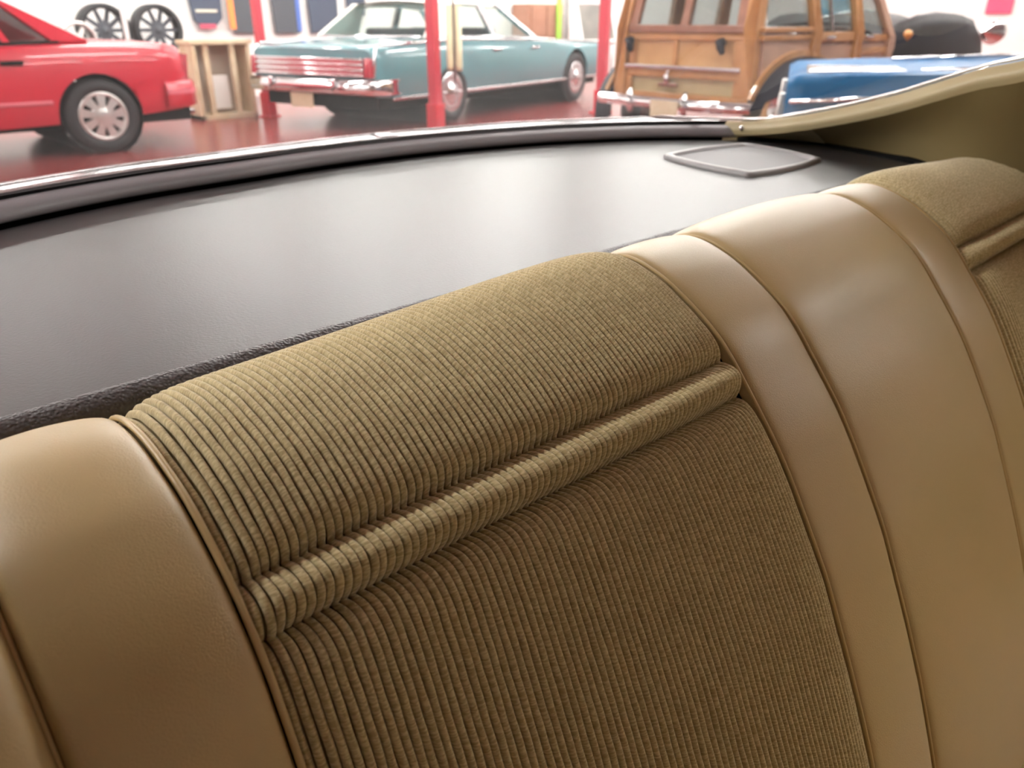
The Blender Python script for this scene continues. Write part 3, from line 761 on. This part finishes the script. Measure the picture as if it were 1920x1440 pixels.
# body side, both flanks
for s in (-1, 1):
    y0, y1 = (-.73, -.69) if s < 0 else (.69, .73)
    def flank(name, x0, x1, z0, z1, m, th=0.0, bev=.008):
        a, b = (y0 - th, y1) if s < 0 else (y0, y1 + th)
        return MB().box(x0, x1, a, b, z0, z1).build(name, m, wd, smooth=False, bevel=bev)
    flank('side_panel', .03, .80, .55, 1.0, M['tan_side'], 0, .002)
    flank('side_panel', .84, 1.56, .55, .96, M['tan_side'], 0, .002)
    flank('door_panel', 1.66, 2.36, .55, .96, M['tan_side'], 0, .002)
    flank('belt_rail', .0, .80, 1.0, 1.045, M['wood'], .012)
    flank('belt_rail', .0, .80, 1.06, 1.10, M['wood'], .02)
    flank('belt_rail', .90, 1.56, .98, 1.06, M['wood'], .015)
    flank('belt_rail', 1.66, 2.34, .97, 1.03, M['wood'], .015)
    flank('door_rail', 1.66, 2.36, .86, .92, M['wood'], .012)
    for xb, xt, w in ((.76, .70, .13), (1.54, 1.48, .13)):
        P = [(xb, .55), (xb + w, .55), (xb + w, 1.06), (xt + w * .8, 1.62), (xt, 1.62), (xb, 1.06)]
        MB().slab([(x, s * (.735 - .12 * max(0, z - 1.06) / .56), z) for x, z in P], .06).build('side_post', M['wood'], wd, smooth=False)
    P = [(2.26, .80), (2.40, .80), (2.34, 1.02), (2.02, 1.40), (1.75, 1.60), (1.62, 1.60), (1.92, 1.40), (2.22, 1.04)]
    for q in ([(2.26, .55), (2.42, .55), (2.36, 1.0), (2.24, 1.0)], [(2.24, 1.0), (2.36, 1.0), (2.10, 1.32), (2.00, 1.30)], [(2.00, 1.30), (2.10, 1.32), (1.80, 1.62), (1.66, 1.62)]):
        MB().slab([(x, s * (.735 - .12 * max(0, z - 1.06) / .56), z) for x, z in q], .06).build('windscreen_post', M['tan_side'], wd, smooth=False)
    for xa, xb2 in ((.10, .76), (.88, 1.54), (1.66, 2.0)):
        MB().slab([(x, s * (.715 - .12 * max(0, z - 1.06) / .56), z) for x, z in ((xa, 1.06), (xb2 + (.22 if xa > 1.6 else 0), 1.06), (xb2, 1.32), (xb2 - (.3 if xa > 1.6 else 0.02), 1.60), (xa - .03, 1.60))], .008).build('side_window', M['dark_glass'], wd, smooth=False)
    for x in (.98, 1.72): flank('door_handle', x, x + .14, 1.0, 1.03, M['chrome'], .05, .01)
    MB().slab([(x, s * (.742 - .12 * max(0, z - 1.06) / .56), z) for x, z in ((1.08, 1.07), (1.11, 1.07), (1.06, 1.60), (1.03, 1.60))], .02).build('window_channel', M['chrome'], wd, smooth=False)
    # wheel-arch board and rounded fender
    MB().grid([[(.62 + r * math.cos(a), s * yy, .36 + r * math.sin(a) * .71) for r, yy in ((.70, .73), (.70, .755), (.80, .755), (.80, .73))] for a in np.linspace(.05, 2.75, 26)]).build('arch_board', M['wood'], wd, smooth=False)
    rows = []
    for a in np.linspace(-.15, math.pi + .15, 34):
        rows.append([(.62 + r * math.cos(a), s * yy, .36 + r * math.sin(a) * (.70 + (.74 - r) / .31 * .22)) for r, yy in crom([(.74, .70), (.735, .80), (.70, .90), (.62, .95), (.46, .96), (.43, .93)], 14)])
    MB().grid(rows).build('rear_fender', M['navy'], wd)
    wheel(wd, .62, s * .82, .35, .35, .17, s, 'hubcap')
    # long front fender with headlamp
    rows = []
    for x, zt, yo in [(2.34, 1.00, .78), (2.5, 1.13, .84), (2.8, 1.20, .90), (3.2, 1.235, .93), (3.7, 1.225, .94), (4.1, 1.17, .93), (4.4, 1.06, .90), (4.6, .86, .84), (4.66, .60, .78)]:
        rows.append([(x, s * y, z) for y, z in crom([(yo, .42), (yo + .01, zt * .6), (yo - .02, zt * .86), (yo - .12, zt), (yo - .28, zt * .94), (.40, zt * .88)], 14)])
    MB().grid(rows).build('front_fender', M['navy'], wd)
    wheel(wd, 3.75, s * .80, .35, .35, .17, s, 'hubcap')
    hl = MB().lathe([(0.0, .16), (.085, .14), (.125, .07), (.135, 0), (.125, -.06), (.085, -.20), (0, -.32)], (4.66, s * .88, 1.03), 20, 'x').build('headlamp', M['chrome'], wd)
MB().lathe([(0.0, 0), (.03, .03), (.045, .06), (.03, .09), (0, .1)], (2.40, -.86, .97), 12, 'z').build('mirror', M['amber'], wd)
# roof, hood, front bumper
MB().grid([[(x, y, z - .10 * (abs(y) / .64) ** 3) for y in np.linspace(-.66, .66, 13)] for x, z in ((.10, 1.68), (.4, 1.74), (1.0, 1.77), (1.55, 1.74), (1.78, 1.66))]).build('roof', M['navy'], wd)
rows = []
for x, hw, zt in [(2.25, .66, 1.14), (2.6, .60, 1.20), (3.1, .54, 1.23), (3.7, .46, 1.22), (4.2, .36, 1.16), (4.45, .28, 1.06), (4.5, .22, .85)]:
    rows.append([(x, y, z) for y, z in crom([(-hw - .06, .50), (-hw, zt * .76), (-hw * .82, zt * .93), (-hw * .4, zt * .99), (0, zt), (hw * .4, zt * .99), (hw * .82, zt * .93), (hw, zt * .76), (hw + .06, .50)], 25)])
MB().grid(rows).build('hood', M['navy'], wd)
MB().tube([(2.3, 0, 1.17), (3.1, 0, 1.25), (3.7, 0, 1.24), (4.2, 0, 1.18), (4.46, 0, 1.07)], .014, 8).build('hood_moulding', M['chrome'], wd)
MB().slab([(2.30, -.62, 1.06), (2.30, .62, 1.06), (1.80, .54, 1.62), (1.80, -.54, 1.62)], .008).build('windscreen', M['auto_glass'], wd, smooth=False)
MB().grid([[(4.86 - .12 * (abs(y) / .9) ** 4 + dx, y, z) for dx, z in ((-.03, .50), (0, .51), (.02, .55), (0, .60), (-.03, .61))] for y in np.linspace(-.92, .92, 22)]).build('front_bumper', M['chrome'], wd)
for x, w in ((.95, .55), (1.75, .55)): MB().box(x, x + .14, -w, w, .56, 1.10).build('seat_back', M['wood_red'], wd, bevel=.03)

# ---------------------------------------------------------------- blue car at the right
bc = empty('vintage_car', (4.57, 2.50, 0), math.atan2(-.877, .48), 'bright blue vintage car tail with chrome trim in front of the wooden wagon', 'car')
car_shell(bc, 'body', [(0.0, .80, .42, .88, .84), (.06, .84, .38, .905, .86), (.8, .86, .34, .935, .89), (1.6, .87, .32, .95, .92), (2.6, .87, .32, .95, .94), (3.6, .85, .34, .92, .95), (4.3, .80, .40, .82, .86)], M['blue'], [(1.1, .36, .34), (3.7, .38, .34)])
for ax in (1.1, 3.7):
    for s in (-1, 1): wheel(bc, ax, s * .77, .335, .335, .19, s, 'hubcap')
MB().box(.1, 4.1, -.76, .76, .25, .42).build('underbody', M['dark'], bc, smooth=False)
for s in (-1, 1):
    MB().tube([(.02, s * .845, .775), (.35, s * .868, .80), (.9, s * .876, .815)], .012, 6).build('side_moulding', M['chrome'], bc)
    MB().tube([(.62, s * .70, .925), (1.2, s * .72, .95), (2.0, s * .70, .965)], .010, 8).build('deck_moulding', M['chrome'], bc)
    MB().slab([(-.02, s * .52, .60), (-.02, s * .62, .60), (-.01, s * .61, .80), (-.01, s * .53, .80)], .05).build('tail_lamp', M['alloy'], bc, bevel=.01)
MB().grid([[(-.12 + .14 * (abs(y) / .92) ** 5 + dx, y, z) for dx, z in ((.03, .52), (0, .54), (-.02, .60), (0, .66), (.03, .67))] for y in np.linspace(-.95, .95, 22)]).build('rear_bumper', M['chrome'], bc)
MB().box(.1, .62, -.30, .30, .87, .90).build('boot_rack', M['chrome_soft'], bc, bevel=.01)
greenhouse(bc, 1.75, 2.05, 2.7, 3.15, .95, .96, 1.36, .74, .60, .3, .08, [(2.3, 2.35, .06)], M['vinyl_white'], M['blue'], M['auto_glass'])

# ================================================================= lift posts and wall things
def post(x, y, label, w=.15):
    r = empty('lift_post', (x, y, 0), .25, label, 'post', 'red lift posts')
    MB().box(-w / 2, w / 2, -w / 2, w / 2, .22, 3.9).build('column', M['post_red'], r, smooth=False, bevel=.008)
    MB().box(-w / 2 - .02, w / 2 + .02, -w / 2 - .02, w / 2 + .02, .015, .30).build('unhazed_base', M['post_unhazed'], r, smooth=False, bevel=.008)  # foot in purer red imitates where reflection haze on the window stops
    MB().box(-w, w, -w, w, 0, .02).build('base_plate', M['post_unhazed'], r, smooth=False)
    return r
p1 = post(5.62, 7.34, 'red steel lift post in front of the turquoise sedan, ivory cylinder beside it', .11)
post(8.46, 7.34, 'red steel lift post between the turquoise sedan and the wooden wagon', .12)
post(4.92, 10.02, 'red steel lift post behind the trunk of the turquoise sedan', .10)
lc = empty('lift_cylinder', (5.82, 7.22, 0), 0, 'pair of ivory cylinders hanging beside the red lift post', 'cylinder')
for dx in (-.038, .038): MB().tube([(dx, -dx * .8, .64), (dx, -dx * .8, .69), (dx, -dx * .8, 1.30)], [.03, .036, .036], 14).build('cylinder', M['ivory'], lc)
MB().tube([(0, 0, .50), (0, 0, 3.9)], .016, 8).build('rod', M['steel'], lc)

# crate
cr = empty('crate', (4.42, 10.3, 0), 0, 'open pine wooden crate standing against the wall beside the red coupe', 'crate')
for x in (-.37, .33): MB().box(x, x + .05, -.2, .2, 0, .90).build('side_board', M['pine'], cr, smooth=False, bevel=.005)
MB().box(-.40, .41, -.22, .2, .88, .93).build('top_board', M['pine'], cr, smooth=False, bevel=.005)
MB().box(-.37, .38, -.2, .2, 0, .06).build('bottom_board', M['pine'], cr, smooth=False, bevel=.005)
MB().box(-.33, .34, .14, .17, .06, .88).build('back_board', M['crate_back'], cr, smooth=False)
for x in (-.22, .12): MB().box(x, x + .07, -.17, -.13, .06, .88).build('slat', M['pine'], cr, smooth=False, bevel=.004)
sh = MB().box(4.30, 4.52, 10.24, 10.27, .12, .52).build('white_board', M['paper'], smooth=False, bevel=.004); tag(sh, 'white board leaning inside the open pine crate', 'board')

# bench with loose wheels
bn = empty('bench', (4.2, 12.3, 0), 0, 'low grey steel bench against the back wall behind the red coupe', 'bench')
MB().box(-1.0, 1.0, -.3, .3, .62, .68).build('bench_top', M['steel'], bn, smooth=False, bevel=.005)
for x in (-.92, .92):
    for y in (-.25, .25): MB().box(x - .03, x + .03, y - .03, y + .03, 0, .62).build('leg', M['steel'], bn, smooth=False)
def loose_wheel(x, y, z, r, m_ring, m_sp, label, n=9, tilt=.12):
    t = empty('loose_wheel', (x, y, z), 0, label, 'wheel')
    t.rotation_euler = (0, 0, .05)
    MB().lathe([(r * .80, -.09), (r * .84, -.12), (r, -.11), (r, .11), (r * .84, .11), (r * .80, .0)], (0, 0, r), 36).build('rim', m_ring, t)
    MB().lathe([(0, -.10), (r * .16, -.09), (r * .2, -.02)], (0, 0, r), 18).build('hub', m_sp, t)
    for k in range(n):
        a = 2 * math.pi * k / n; c, q = math.cos(a), math.sin(a)
        def pt(rad, off, h): return (c * rad - q * off, h, r + q * rad + c * off)
        MB().add([pt(r * .1, -.03, -.08), pt(r * .1, .03, -.08), pt(r * .83, .022, -.06), pt(r * .83, -.022, -.06), pt(r * .1, -.03, -.03), pt(r * .1, .03, -.03), pt(r * .83, .022, -.03), pt(r * .83, -.022, -.03)],
                 [(0, 1, 2, 3), (7, 6, 5, 4), (0, 4, 5, 1), (1, 5, 6, 2), (2, 6, 7, 3), (3, 7, 4, 0)]).build('spoke', m_sp, t, smooth=False)
loose_wheel(3.80, 12.40, .683, .34, M['tyre'], M['cloth_grey'], 'black wire-spoked wheel standing behind the coupe roofline, left of its twin', 10)
loose_wheel(4.52, 12.40, .683, .34, M['tyre'], M['cloth_grey'], 'black wheel with pale gaps standing above the coupe trunk', 10)
loose_wheel(3.36, 12.12, .683, .23, M['alloy'], M['alloy'], 'small silver wheel rim in front of the black wheels', 6)

tag(MB().tube([(3.93, 11.9, 0.0), (3.93, 11.9, 1.2), (3.93, 11.9, 3.9)], .03, 10).build('pipe', M['corrugated']), 'thin white pipe standing in front of the black wheels', 'pipe')

# garments and boards hung on the back wall
def garment(name, pts, m, label, cat, group, y=12.93, th=.035, bands=()):
    r = empty(name, (pts[0][0], y, pts[0][1]), 0, label, cat, group)
    MB().slab([(x - pts[0][0], 0, z - pts[0][1]) for x, z in pts], th).build('cloth', m, r, smooth=False, bevel=.01)
    for (x0, x1, z0, z1, mm) in bands:
        MB().box(x0 - pts[0][0], x1 - pts[0][0], -th / 2 - .012, -th / 2 + .004, z0 - pts[0][1], z1 - pts[0][1]).build('band', mm, r, smooth=False, bevel=.004)
kx = 13 / 12.5
G = 'garments hung on the back wall'
garment('shirt', [(5.20, 1.90), (5.80, 1.90), (5.76, 1.18), (5.66, 1.08), (5.40, 1.05), (5.30, 1.15)], M['cloth_navy'], 'navy garment with tapered hem hung above the pine crate', 'garment', G, bands=[(5.37, 5.63, 1.03, 1.10, M['rose']), (5.34, 5.68, 1.26, 1.30, M['beige'])])
garment('shirt', [(5.80 + .08, 1.90), (6.42, 1.90), (6.40, .96), (5.92, .96)], M['cloth_grey'], 'charcoal garment with two orange stripes on the back wall', 'garment', G, bands=[(5.86, 5.96, 1.02, 1.9, M['orange']), (6.32, 6.42, 1.02, 1.9, M['orange'])])
garment('shirt', [(6.60, 1.90), (7.12, 1.90), (7.10, .95), (6.64, .95)], M['cloth_grey'], 'charcoal garment with a narrow blue stripe above the sedan trunk', 'garment', G, bands=[(7.04, 7.12, .98, 1.9, M['bluestripe'])])
garment('shirt', [(7.26, 1.90), (7.86, 1.90), (7.84, .95), (7.30, .95)], M['cloth_navy'], 'plain navy garment left of the sedan rear window', 'garment', G)
garment('shirt', [(8.00, 1.90), (8.45, 1.90), (8.40, 1.22), (8.06, 1.22)], M['cloth_navy'], 'short dark blue garment above the sedan roof edge', 'garment', G)

cab = empty('cabinet', (12.55, 12.7, 0), 0, 'reddish brown cabinet beyond the sedan windscreen', 'cabinet')
MB().box(-.55, .45, -.25, .25, 0, 1.45).build('carcass', M['brown'], cab, smooth=False, bevel=.01)
for x in (-.27, .17): MB().box(x - .21, x + .21, -.27, -.25, .06, 1.40).build('door', M['brown'], cab, smooth=False, bevel=.008)
tag(MB().box(12.75, 12.87, 12.36, 12.40, .70, 1.9).build('strap', M['lime'], smooth=False, bevel=.008), 'lime green strap hanging beside the brown cabinet', 'strap')
fr = empty('framed_board', (13.1, 11.4, 0), -.25, 'white framed dark board standing beyond the sedan hood', 'board')
MB().slab([(-.50, 0, .76), (.32, 0, .76), (.22, .12, 1.46), (-.60, .12, 1.46)], .03).build('board', M['mirror_dark'], fr, smooth=False)
for a, b in (((-.50, 0, .76), (.32, 0, .76)), ((.32, 0, .76), (.22, .12, 1.46)), ((.22, .12, 1.46), (-.60, .12, 1.46)), ((-.60, .12, 1.46), (-.50, 0, .76))):
    MB().tube([a, b], .035, 8).build('frame_bar', M['corrugated'], fr, smooth=False)
for x in (-.45, .25): MB().tube([(x, .02, 0), (x, .02, .78)], .025, 8).build('leg', M['steel'], fr)

rd = empty('roller_door', (14.3, 12.85, 0), 0, 'white slatted roller door between the right post and the wagon', 'door')
for i in range(14): MB().box(-.7 + i * .13, -.59 + i * .13, -.05, .02, .0, 2.4).build('slat', M['corrugated'], rd, smooth=False, bevel=.01)

bd = MB().box(17.2, 19.0, 9.0, 9.06, 1.25, 1.65).build('banner', M['sky_blue'], smooth=False); tag(bd, 'sky blue banner seen through the wagon rear window', 'banner')
MB_sign = MB().box(19.93, 19.99, 6.05, 6.55, 1.28, 1.75).build('wall_sign', M['sign_red'], smooth=False, bevel=.004); tag(MB_sign, 'red sign on the white wall above the black hood', 'sign')
for i, (y0, y1, lab) in enumerate(((4.3, 5.2, 'beige wall cabinet on the white wall beside the red sign'), (3.2, 4.2, 'beige wall cabinet nearest the roof pillar on the white wall'))):
    r = empty('wall_cabinet', (19.7, (y0 + y1) / 2, .5), 0, lab, 'cabinet', 'beige wall cabinets')
    MB().box(-.25, .25, (y0 - y1) / 2, (y1 - y0) / 2, .15, 1.3).build('carcass', M['beige'], r, smooth=False, bevel=.01)
    MB().box(-.28, -.25, (y0 - y1) / 2 + .03, -.01, .18, 1.27).build('door', M['beige'], r, smooth=False, bevel=.008)
    MB().box(-.28, -.25, .01, (y1 - y0) / 2 - .03, .18, 1.27).build('door', M['beige'], r, smooth=False, bevel=.008)
